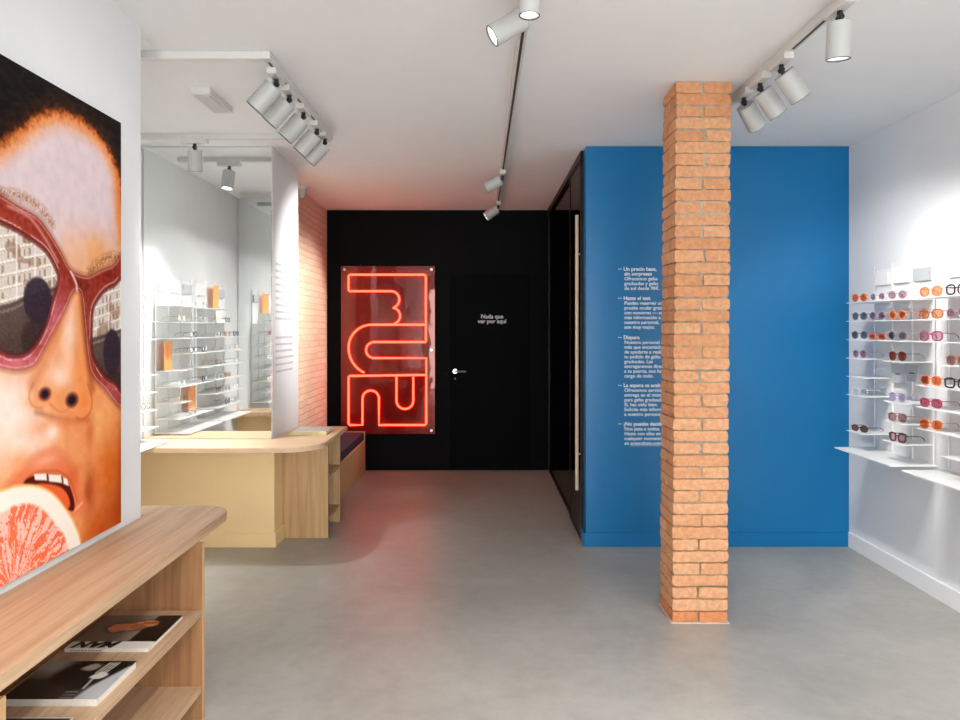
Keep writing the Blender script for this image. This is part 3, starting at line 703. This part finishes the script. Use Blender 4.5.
M_neon, nt, b = new_mat('neon_glow'); nt.nodes.remove(b); em = nt.nodes.new('ShaderNodeEmission')
em.inputs['Color'].default_value = (1, .043, .02, 1); em.inputs['Strength'].default_value = 5.0
nt.links.new(em.outputs[0], nt.nodes['Material Output'].inputs['Surface'])
def arc(cx, cy, rx, ry, a0, a1, n=10): return [(cx+rx*math.cos(math.radians(a0+(a1-a0)*i/n)), cy+ry*math.sin(math.radians(a0+(a1-a0)*i/n))) for i in range(n+1)]
neon = [
 [(426,342), (426,277.5)] + arc(423.3,277.5,2.7,2.7,0,-90,4) + [(350,274.8), (348.9,276), (348.9,290.2), (350,291.3), (391.5,291.3)] + arc(391.5,299.6,8.1,8.3,-90,70,10) + [(393.2,307.9)] + arc(392.2,315.9,8.1,8.2,-70,75,10) + [(395,324.5)],
 [(426,324.7), (372,324.7)] + arc(372,347.5,23.1,22.8,-90,-180,10)[1:] + arc(374,347.5,25.1,27,180,112,9)[1:],
 [(426,342), (374.6,342)] + arc(374.6,350,8.3,8,-90,-270,12) + [(426.4,358), (426.4,423.4), (425,424.8), (379.2,424.8), (379.2,398.5)] + arc(371,398.5,8.2,8.2,0,-180,12) + [(362.7,424.8), (350,424.8), (348.9,423.6), (348.9,376.8), (350,375.8), (426,374.8)],
 [(396.7,376.2), (396.7,400.4)] + arc(405.1,400.4,8.4,8.4,180,0,12) + [(413.5,376.2)]]
for path in neon:
    bmn = bmesh.new(); tube(bmn, [(nz_(*p)[0], 7.680, nz_(*p)[1]) for p in path], .0105, 10)
    obj('neon_tube', bmn, M_neon, t, smooth=True)
cb_ = bmesh.new(); tube(cb_, [(nz_(360,291)[0], 7.71, nz_(0,266)[1]), (nz_(360,291)[0], 7.735, nz_(0,262)[1]-.02), (nz_(372,291)[0], 7.74, 1.7)], .004, 6)
obj('cable', cb_, M_blackpl, t)

# ------------------------------------------------------------------ dark glass partition with sliding door
t = thing('glass_partition', (.735, 6.45, 0), 'dark framed glass partition running back from the blue wall to the black wall', 'partition')
fr = bmesh.new()
box(fr, .722, .765, 5.162, YB-.002, H-.055, H-.002)
for y in (5.162, 5.78, YB-.022): box(fr, .736, .76, y, y+.02, 0, H-.05)
box(fr, .735, .76, 5.80, YB-.022, 0, .02)
obj('frame', fr, M_frame, t)
obj('fixed_pane', B(.746, .752, 5.80, YB-.022, .02, H-.055), M_glass, t)
t = thing('sliding_door', (.70, 5.5, 0), 'dark glass sliding door with long pale vertical bar handle by the blue wall', 'door')
fr = bmesh.new()
for y in (5.17, 5.775): box(fr, .722, .733, y, y+.018, .006, 2.735)
for z in (.006, 2.72): box(fr, .722, .733, 5.17, 5.79, z, z+.015)
obj('door_frame', fr, M_frame, t)
obj('pane', B(.725, .730, 5.188, 5.775, .021, 2.72), M_glass, t)
hb = bmesh.new(); cyl(hb, (.698, 5.185, .36), (.698, 5.185, 2.34), .0125, seg=16)
tag(obj('bar_handle', hb, M_brass, t, smooth=False), 'long pale vertical bar handle')
for z in (.62, 2.06):
    hb = bmesh.new(); cyl(hb, (.698, 5.185, z), (.7235, 5.185, z), .007, seg=12); obj('handle_bracket', hb, M_steel, t)

# ------------------------------------------------------------------ ceiling tracks and spotlights
def track(segs, label, slots, loc):
    t = thing('lighting_track', loc, label, 'lighting track')
    for (xa, xb, ya, yb) in segs: obj('rail', B(xa, xb, ya, yb, H-.036, H-.001, bev=.002), M_trackw, t)
    for (xa, xb, ya, yb) in slots: obj('slot', B(xa, xb, ya, yb, H-.0375, H-.0355), M_slot, t)
w = .019
track([(-.985-w, -.985+w, 3.31, 4.74), (-2.25, -.985-w, 3.31, 3.35), (-2.25, -.985-w, 4.70, 4.74)], 'white U-shaped lighting track over the mirror alcove', [(-.991, -.979, 3.36, 4.7)], (-1.5, 4.1, H))
track([(.18-w, .18+w, 1.6, 7.3)], 'long white lighting track with dark slot on the middle of the ceiling', [(.18-.006, .18+.006, 1.61, 7.28)], (.18, 4.4, H))
track([(1.39-w, 1.39+w, 1.7, 4.0)], 'white lighting track on the ceiling right of the brick pillar', [(1.39-.006, 1.39+.006, 2.88, 3.2)], (1.39, 2.9, H))

M_lens, nt, b = new_mat('lamp_lens')
b.inputs['Base Color'].default_value = (.9, .9, .9, 1); b.inputs['Emission Color'].default_value = (1, .97, .93, 1); b.inputs['Emission Strength'].default_value = 4
def spot(x, y, d, label, group, energy=18, along='Y', size=75, L_=.135, R_=.045, zt=H-.036, col=(1, .985, .97), swivel=None):
    d = Vector(d).normalized()
    t = thing('track_spotlight', (x, y, zt), label, 'spotlight', group)
    a = bmesh.new()
    if along == 'Y': box(a, x-.022, x+.022, y-.085, y+.085, zt-.03, zt, bev=.002)
    else: box(a, x-.085, x+.085, y-.022, y+.022, zt-.03, zt, bev=.002)
    obj('adapter', a, M_trackw, t)
    j = Vector((x, y, zt-.024)); pv = j-Vector((0, 0, .03))
    jb = bmesh.new(); cyl(jb, j, pv, .011, seg=14)
    start = pv + Vector((d.x, d.y, 0))*.006
    side = Vector((0, 1, 0)) if abs(d.y) < .7 else Vector((1, 0, 0))
    cyl(jb, pv-side*.013, pv+side*.013, .012, seg=14); cyl(jb, pv, pv+d*.03, .010, seg=12)
    obj('joint', jb, M_blackpl, t)
    s0 = pv+d*.018; s1 = s0+d*L_
    hb = bmesh.new(); cyl(hb, s0, s1, R_, seg=32, cap=False); cyl(hb, s1-d*.004, s1-d*.02, R_-.004, R_-.008, seg=32, cap=False)
    c_ = bmesh.new(); cyl(hb, s0, s0+d*.002, R_, seg=32)
    # annular front lip
    hd = smooth_angle(obj('head', hb, M_lampw, t))
    rb = bmesh.new(); q = d.to_track_quat('Z', 'Y')
    ring = [s1+q @ Vector(((R_-.002)*math.cos(2*PI*k/32), (R_-.002)*math.sin(2*PI*k/32), 0)) for k in range(32)]
    tube(rb, ring, .0022, 6, closed=True); obj('rim', rb, M_blackpl, hd, smooth=True)
    lb = bmesh.new(); cyl(lb, s1-d*.020, s1-d*.017, R_-.006, seg=28); obj('lens', lb, M_lens, hd)
    li = bpy.data.lights.new('spot_beam', 'SPOT'); li.energy = energy; li.spot_size = math.radians(size); li.spot_blend = .8; li.shadow_soft_size = .035; li.color = col
    lo = bpy.data.objects.new('beam', li); COL.objects.link(lo); lo.parent = t; lo.location = s1+d*.004-t.location; lo.rotation_euler = d.to_track_quat('-Z', 'Y').to_euler()
    return t
gA = 'row of five spotlights over the alcove'
for i, (y, wh) in enumerate(((3.50, 'first and nearest'), (3.74, 'second'), (4.04, 'third, middle one'), (4.37, 'fourth'), (4.60, 'fifth and farthest'))):
    spot(-.99, y, (-.66, -.03, -.75), 'white cylinder spotlight, %s of the five angled left over the alcove' % wh, gA, 50, size=76, R_=.05, L_=.14)
spot(-1.87, 4.72, (-.05, .2, -1), 'white cylinder spotlight hanging straight down in front of the tall mirror', None, 50, size=95, along='X')
spot(.18, 2.74, (-.85, -.10, -.52), 'white spotlight aimed left, nearest the camera on the middle track', None, 10, R_=.042, L_=.14)
spot(.17, 2.44, (-.02, 0, -1), 'white spotlight facing straight down with bright round lens, top edge of the middle track', None, 18, R_=.036, L_=.11)
spot(.18, 5.70, (-.8, .10, -.42), 'small white spotlight aimed left on the middle track, before the one near the black wall', None, 130, size=64)
spot(.18, 7.08, (-.72, -.06, -.52), 'small white spotlight at the far end of the middle track, before the black wall', None, 110, size=64)
gR = 'row of three angled spotlights right of the pillar'
for y, wh in ((3.31, 'nearest'), (3.56, 'middle'), (3.78, 'farthest')):
    spot(1.385, y, (.62, .40 if wh == 'farthest' else .12, -.77), 'white cylinder spotlight angled right, %s of the three beside the brick pillar' % wh, gR, 27, size=88, R_=.048, L_=.14)
spot(1.375, 2.75, (.02, .13, -1), 'white cylinder spotlight hanging straight down at the upper right, apart from the three', None, 16)

# unseen lamps added on tracks behind the camera, brightening floor and ceiling
for x, y in ((.18, 1.3), (.18, -.2), (.18, -1.5), (1.43, 1.3), (1.43, -.2), (1.43, -1.5), (-.8, .9), (-.8, -.6)):
    spot(x, y, (.02, .05, -1), 'added unseen spotlight facing down behind the camera to brighten the room', 'added lamps behind the camera', 50 if x > 0 else 12, size=130)
track([(.18-w, .18+w, YF+.2, 1.6)], 'white lighting track continuing behind the camera', [(.171, .189, YF+.21, 1.59)], (.18, -.5, H))
track([(1.43-w, 1.43+w, YF+.2, 1.7)], 'white lighting track on the right side behind the camera', [(1.424, 1.436, YF+.21, 1.69)], (1.43, -.5, H))
track([(-.8-w, -.8+w, YF+.2, 1.6)], 'white lighting track on the left side behind the camera', [(-.806, -.794, YF+.21, 1.59)], (-.8, -.5, H))
# ceiling fittings
t = thing('emergency_light', (-1.48, 3.98, H), 'white oblong emergency light on the ceiling above the mirror alcove', 'emergency light')
obj('housing', B(-1.535, -1.43, 3.81, 4.16, H-.035, H+.001), M_trackw, t); obj('diffuser', B(-1.525, -1.44, 3.84, 4.13, H-.04, H-.034, bev=.002), M_lampw, t)
t = thing('ceiling_sensor', (-1.60, 6.45, H), 'small white sensor high in the corner by the brick wall', 'sensor')
cb_ = bmesh.new(); cyl(cb_, (-1.60, 6.45, H-.03), (-1.60, 6.45, H-.001), .05, .055); obj('base', cb_, M_trackw, t)
cb_ = bmesh.new(); cyl(cb_, (-1.60, 6.45, H-.11), (-1.60, 6.45, H-.03), .025, .045); obj('dome', cb_, M_lampw, t)

# ------------------------------------------------------------------ eyewear racks and eyewear
ROWS = [1.690, 1.572, 1.452, 1.333, 1.215, 1.097, .980, .863]
def rack(xw, sgn, y0, y1, tray_z, label, skip=(), nohead=()):
    """xw wall plane, sgn = +1 when the rack faces +x"""
    t = thing('eyewear_rack', (xw, (y0+y1)/2, tray_z), label, 'display rack')
    X = lambda a: xw+sgn*a
    def bx(a0, a1, ya, yb, za, zb, bev=0):
        p, q = sorted((X(a0), X(a1))); return B(p, q, ya, yb, za, zb, bev=bev)
    n = 3; cw = (y1-y0)/n
    obj('back_panel', bx(.001, .012, y0+.02, y1-.02, tray_z, 1.90, .001), M_white, t)
    obj('tray', bx(.001, .27, y0-.01, y1+.01, tray_z-.008, tray_z, .001), M_white, t)
    for i in range(n+1):
        y = y0+cw*i; y = min(max(y, y0+.004), y1-.004)
        obj('upright', bx(.012, .020, y-.003, y+.003, tray_z, 1.93), M_white, t)
    for i in range(n):
        for k, z in enumerate(ROWS):
            if (i, k) in skip: continue
            ya, yb = y0+cw*i+.008, y0+cw*(i+1)-.008
            sh = bmesh.new()
            p, q = sorted((X(.012), X(.20))); box(sh, p, q, ya, yb, z-.004, z)
            p, q = sorted((X(.012), X(.016))); box(sh, p, q, ya, yb, z-.045, z-.004)
            obj('shelf', sh, M_white, t)
        ya, yb = y0+cw*i+.03, y0+cw*(i+1)-.03
        if i not in nohead: obj('header_plate', bx(.012, .030, ya, yb, 1.80, 1.875, .001), M_white if i else M_gcard, t)
    return t

def superell(w, h, e, n=24):
    out = []
    for k in range(n):
        a = 2*PI*k/n; c, s_ = math.cos(a), math.sin(a)
        out.append((w/2*math.copysign(abs(c)**(2/e), c), h/2*math.copysign(abs(s_)**(2/e), s_)))
    return out
def glasses(frame_m, lens_m, w=.050, h=.042, e=2.6, thick=.0035, temple_m=None):
    """faces -Y, stands on z=0; returns the root"""
    root = bpy.data.objects.new('eyeglasses', None); COL.objects.link(root); root.empty_display_size = .03
    f = bmesh.new(); cx = w/2+.010; zc = h/2+.006; oc = superell(w, h, e)
    for s_ in (-1, 1):
        tube(f, [(s_*cx+a, 0.004*abs(a+s_*cx)/.06, zc+b_) for a, b_ in oc], thick, 6, closed=True)
        tube(f, [(s_*(cx+w/2-.001), .003, zc+h*.28), (s_*.069, .006, zc+h*.30)], thick*.9, 6)
    tube(f, [(-.0125, .001, zc+h*.12), (0, 0, zc+h*.2), (.0125, .001, zc+h*.12)], thick*.85, 6)
    obj('front_frame', f, frame_m, root, smooth=True)
    for s_ in (-1, 1):
        l = bmesh.new(); prism(l, [(s_*cx+a*.97, zc+b_*.97) for a, b_ in oc], .002, .0035, 'Y'); obj('lens', l, lens_m, root)
        g = bmesh.new(); tube(g, [(s_*.069, .006, zc+h*.30), (s_*.070, .03, zc+h*.30), (s_*.067, .085, zc+h*.26), (s_*.064, .108, zc+h*.05), (s_*.062, .118, zc-.012)], thick*.55, 6)
        obj('temple', g, temple_m or frame_m, root, smooth=True)
    return root
def pm(n, c, **k): return mat(n, c, .25, var=.15, scale=60, **k)
F_ = dict(orange=pm('amber_acetate', (216,120,70)), grey=pm('grey_acetate', (120,120,130)), mauve=pm('mauve_acetate', (160,130,150)), red=pm('red_acetate', (214,90,66)),
          tort=pm('tortoise_acetate', (84,52,48)), black=pm('black_acetate', (34,32,38)), violet=pm('lilac_acetate', (170,160,196)), magenta=pm('magenta_acetate', (150,60,90)),
          brown=pm('brown_acetate', (140,90,64)), gold=mat('gold_wire', (190,150,110), .3, metal=.6), clear=pm('clear_acetate', (196,204,208)))
T_ = {k: tint_mat(k+'_lens', tuple(255*(v/255)**.62 for v in c), .04) for k, c in dict(orange=(232,140,96), grey=(130,132,146), mauve=(186,158,170), red=(236,150,130), rust=(196,100,70), clear=(238,240,242), violet=(196,184,214), magenta=(206,120,144), brown=(150,120,104), peach=(240,176,136), pink=(214,180,194)).items()}
protos = {}
def place(kind, x, y, z, ang, label, group):
    if kind not in protos: 
        fm, lm, w_, h_, e, th = kinds[kind]; o = protos[kind] = glasses(F_[fm], T_[lm], w_, h_, e, th)
    else: o = copy_tree(protos[kind])
    o.location = (x, y, z); o.rotation_euler = (0, 0, ang); o.scale = (1.04,)*3
    tag(o, label, 'glasses', group); return o
kinds = {  # frame, lens, width, height, roundness, rim
 'amber round sunglasses': ('orange', 'orange', .048, .044, 2.1, .003), 'grey round sunglasses': ('grey', 'grey', .048, .044, 2.1, .0028),
 'mauve round sunglasses': ('mauve', 'mauve', .047, .042, 2.1, .0028), 'pale mauve sunglasses': ('clear', 'mauve', .046, .040, 2.2, .0028),
 'red slim sunglasses': ('red', 'red', .050, .030, 2.5, .003), 'rust square sunglasses': ('tort', 'rust', .050, .046, 2.6, .003),
 'lilac square sunglasses': ('violet', 'violet', .048, .044, 2.8, .003), 'brown violet sunglasses': ('brown', 'mauve', .050, .042, 3, .0035),
 'tortoise thick sunglasses': ('tort', 'pink', .052, .044, 3, .005), 'dark oval tortoise sunglasses': ('tort', 'brown', .052, .034, 2.3, .004),
 'orange pink wide sunglasses': ('orange', 'peach', .056, .046, 2.6, .003), 'brown rimmed orange sunglasses': ('brown', 'peach', .056, .044, 2.6, .0035),
 'dark plum glasses with pink lenses': ('magenta', 'pink', .055, .046, 2.8, .0035), 'peach square sunglasses': ('orange', 'orange', .054, .046, 2.8, .0028),
 'magenta sunglasses': ('magenta', 'magenta', .055, .042, 2.8, .0035), 'black glasses with clear lenses': ('black', 'clear', .054, .046, 3.2, .004),
 'clear framed glasses': ('clear', 'clear', .048, .036, 2.6, .0028), 'gold wire glasses': ('gold', 'clear', .050, .040, 2.2, .0018), 'thin black wire glasses': ('black', 'clear', .050, .040, 2.3, .002)}
ROWN = ['top', 'second', 'third', 'fourth', 'fifth', 'sixth', 'seventh', 'bottom']

rack(XR, -1, 4.07, 4.69, .75, 'white eyewear rack on the right wall, the one next to the blue wall', skip=((0,4),(1,3),(1,4),(1,5),(1,6),(1,7),(2,6)))
rack(XR, -1, 3.33, 3.95, .745, 'white eyewear rack on the right wall cut by the right picture edge', skip=((2,3),(2,7)))
cols = {1: 4.585, 2: 4.38, 3: 4.17, 4: 3.845, 5: 3.635}
K = kinds.keys()
cells = [(1,0,'amber round sunglasses'),(1,1,'grey round sunglasses'),(1,2,'grey round sunglasses'),(1,3,'mauve round sunglasses'),(1,5,'clear framed glasses'),(1,7,'dark oval tortoise sunglasses'),
 (2,0,'pale mauve sunglasses'),(2,1,'mauve round sunglasses'),(2,2,'red slim sunglasses'),
 (3,0,'mauve round sunglasses'),(3,1,'amber round sunglasses'),(3,2,'grey round sunglasses'),(3,3,'rust square sunglasses'),(3,5,'lilac square sunglasses'),(3,6,'brown violet sunglasses'),(3,7,'tortoise thick sunglasses'),
 (4,0,'orange pink wide sunglasses'),(4,1,'brown rimmed orange sunglasses'),(4,2,'dark plum glasses with pink lenses'),(4,4,'peach square sunglasses'),(4,5,'magenta sunglasses'),(4,6,'peach square sunglasses'),
 (5,0,'black glasses with clear lenses'),(5,1,'mauve round sunglasses'),(5,3,'brown violet sunglasses'),(5,4,'black glasses with clear lenses')]
cn = {1: 'column beside the blue wall', 2: 'second column from blue wall', 3: 'third column from blue wall', 4: 'fourth column from blue wall', 5: 'column at right picture edge'}
for c, k, kind in cells:
    place(kind, 2.415 if c < 4 else 2.405, cols[c], ROWS[k]+.0005, -PI/2+math.radians(random.uniform(-5, 5))+.22, '%s on the %s shelf, %s' % (kind, ROWN[k], cn[c]), 'eyewear on the right wall racks')
# grey plates with dark print between the shelves
for y, z, wd, hg, lb in ((4.385, 1.19, .14, .115, 'square silver-grey plate on the right wall rack, left of the tapered one'), (4.17, 1.2155, .13, .10, 'silver-grey plate standing on the fifth shelf of the far right-wall rack')):
    t = thing('display_plate', (2.50, y, z), lb, 'display plate', 'grey plates on the right wall racks')
    pb = bmesh.new()
    if wd == .14: box(pb, 2.545, 2.562, y-wd/2, y+wd/2, z, z+hg, bev=.001); xx = 2.545
    else: prism(pb, [(y-wd/2+.018, z), (y+wd/2-.018, z), (y+wd/2, z+hg), (y-wd/2, z+hg)], 2.50, 2.503, 'X'); xx = 2.50
    obj('plate', pb, M_gcard, t); obj('print', B(xx-.0006, xx, y-.025, y+.025, z+hg*.45, z+hg*.52), M_ink, t)

# alcove racks (seen mostly in the mirrors)
rack(XN, 1, 4.21, 4.87, .765, 'white eyewear rack on the alcove wall next to the tall mirror, seen in its reflection', skip=((2,3),(1,4),(1,6),(0,6)))
rack(XN, 1, 3.47, 4.12, .765, 'white eyewear rack on the alcove wall further from the tall mirror, seen in its reflection', skip=((0,0),), nohead=(1,))
ny = [4.76, 4.54, 4.32, 4.01, 3.795, 3.58]
ncell = [(0,0,'gold wire glasses'),(0,1,'gold wire glasses'),(0,5,'clear framed glasses'),(0,6,'gold wire glasses'),(1,2,'thin black wire glasses'),(1,3,'thin black wire glasses'),(1,7,'clear framed glasses'),(2,0,'clear framed glasses'),(2,1,'clear framed glasses'),(2,3,'thin black wire glasses'),(2,5,'thin black wire glasses')]
for c in (3, 4, 5):
    for k in range(1, 8):
        if (c*3+k*5) % 4 != 0: ncell.append((c, k, ['thin black wire glasses', 'clear framed glasses', 'gold wire glasses'][(c+2*k) % 3]))
nn = ['nearest the tall mirror', 'second from the tall mirror', 'third from the tall mirror', 'fourth from the tall mirror', 'fifth from the tall mirror', 'farthest from the tall mirror']
for c, k, kind in ncell:
    place(kind, XN+.165, ny[c], ROWS[k]+.0005, PI/2+math.radians(random.uniform(-5, 5)), '%s on %s alcove shelf, column %s' % (kind, ROWN[k], nn[c]), 'eyewear on the alcove racks')
for y, z, lb in ((4.76, 1.216, 'orange card on the alcove rack nearest the tall mirror, leftmost in the reflection'), (4.32, .8635, 'lowest orange card on the alcove rack, middle one in the reflection'), (3.796, 1.691, 'topmost orange card on the alcove rack farther from the mirror')):
    hh = .21; cbm = bmesh.new()
    prism(cbm, [(XN+.05, y-.085), (XN+.065, y-.03), (XN+.05, y+.025), (XN+.065, y+.08), (XN+.068, y+.08), (XN+.053, y+.025), (XN+.068, y-.03), (XN+.053, y-.085)], z, z+hh)
    tag(obj('orange_card', cbm, M_orange), lb, 'card', 'orange cards on the alcove racks')

# ------------------------------------------------------------------ daylight, camera
w_ = bpy.data.worlds.new('overcast_sky'); bpy.context.scene.world = w_; w_.use_nodes = True
bg = w_.node_tree.nodes['Background']; bg.inputs['Color'].default_value = (.97, .98, 1, 1); bg.inputs['Strength'].default_value = 5.5
pl = bpy.data.lights.new('window_portal', 'AREA'); pl.shape = 'RECTANGLE'; pl.size = 3.6; pl.size_y = 2.5; pl.cycles.is_portal = True
po = bpy.data.objects.new('window_portal', pl); COL.objects.link(po); po.location = (.57, YF-.15, 1.28); po.rotation_euler = (PI/2, 0, PI)
po.rotation_euler = Vector((0, 1, 0)).to_track_quat('-Z', 'Y').to_euler()

cam = bpy.data.cameras.new('camera'); co = bpy.data.objects.new('camera', cam); COL.objects.link(co)
cam.sensor_width = 36; cam.lens = 36*F/960; cam.shift_y = -31/960; cam.clip_start = .05
co.location = (0, 0, CAMZ); co.rotation_euler = (PI/2, 0, 0)
sc = bpy.context.scene; sc.camera = co
sc.view_settings.view_transform = 'Standard'; sc.view_settings.look = 'None'; sc.view_settings.exposure = 0.88; sc.view_settings.gamma = 1
sc.view_settings.use_curve_mapping = False
sc.cycles.max_bounces = 12; sc.cycles.glossy_bounces = 8; sc.cycles.transparent_max_bounces = 12; sc.cycles.diffuse_bounces = 6
sc.cycles.sample_clamp_indirect = 3; sc.cycles.caustics_reflective = True; sc.cycles.caustics_refractive = False
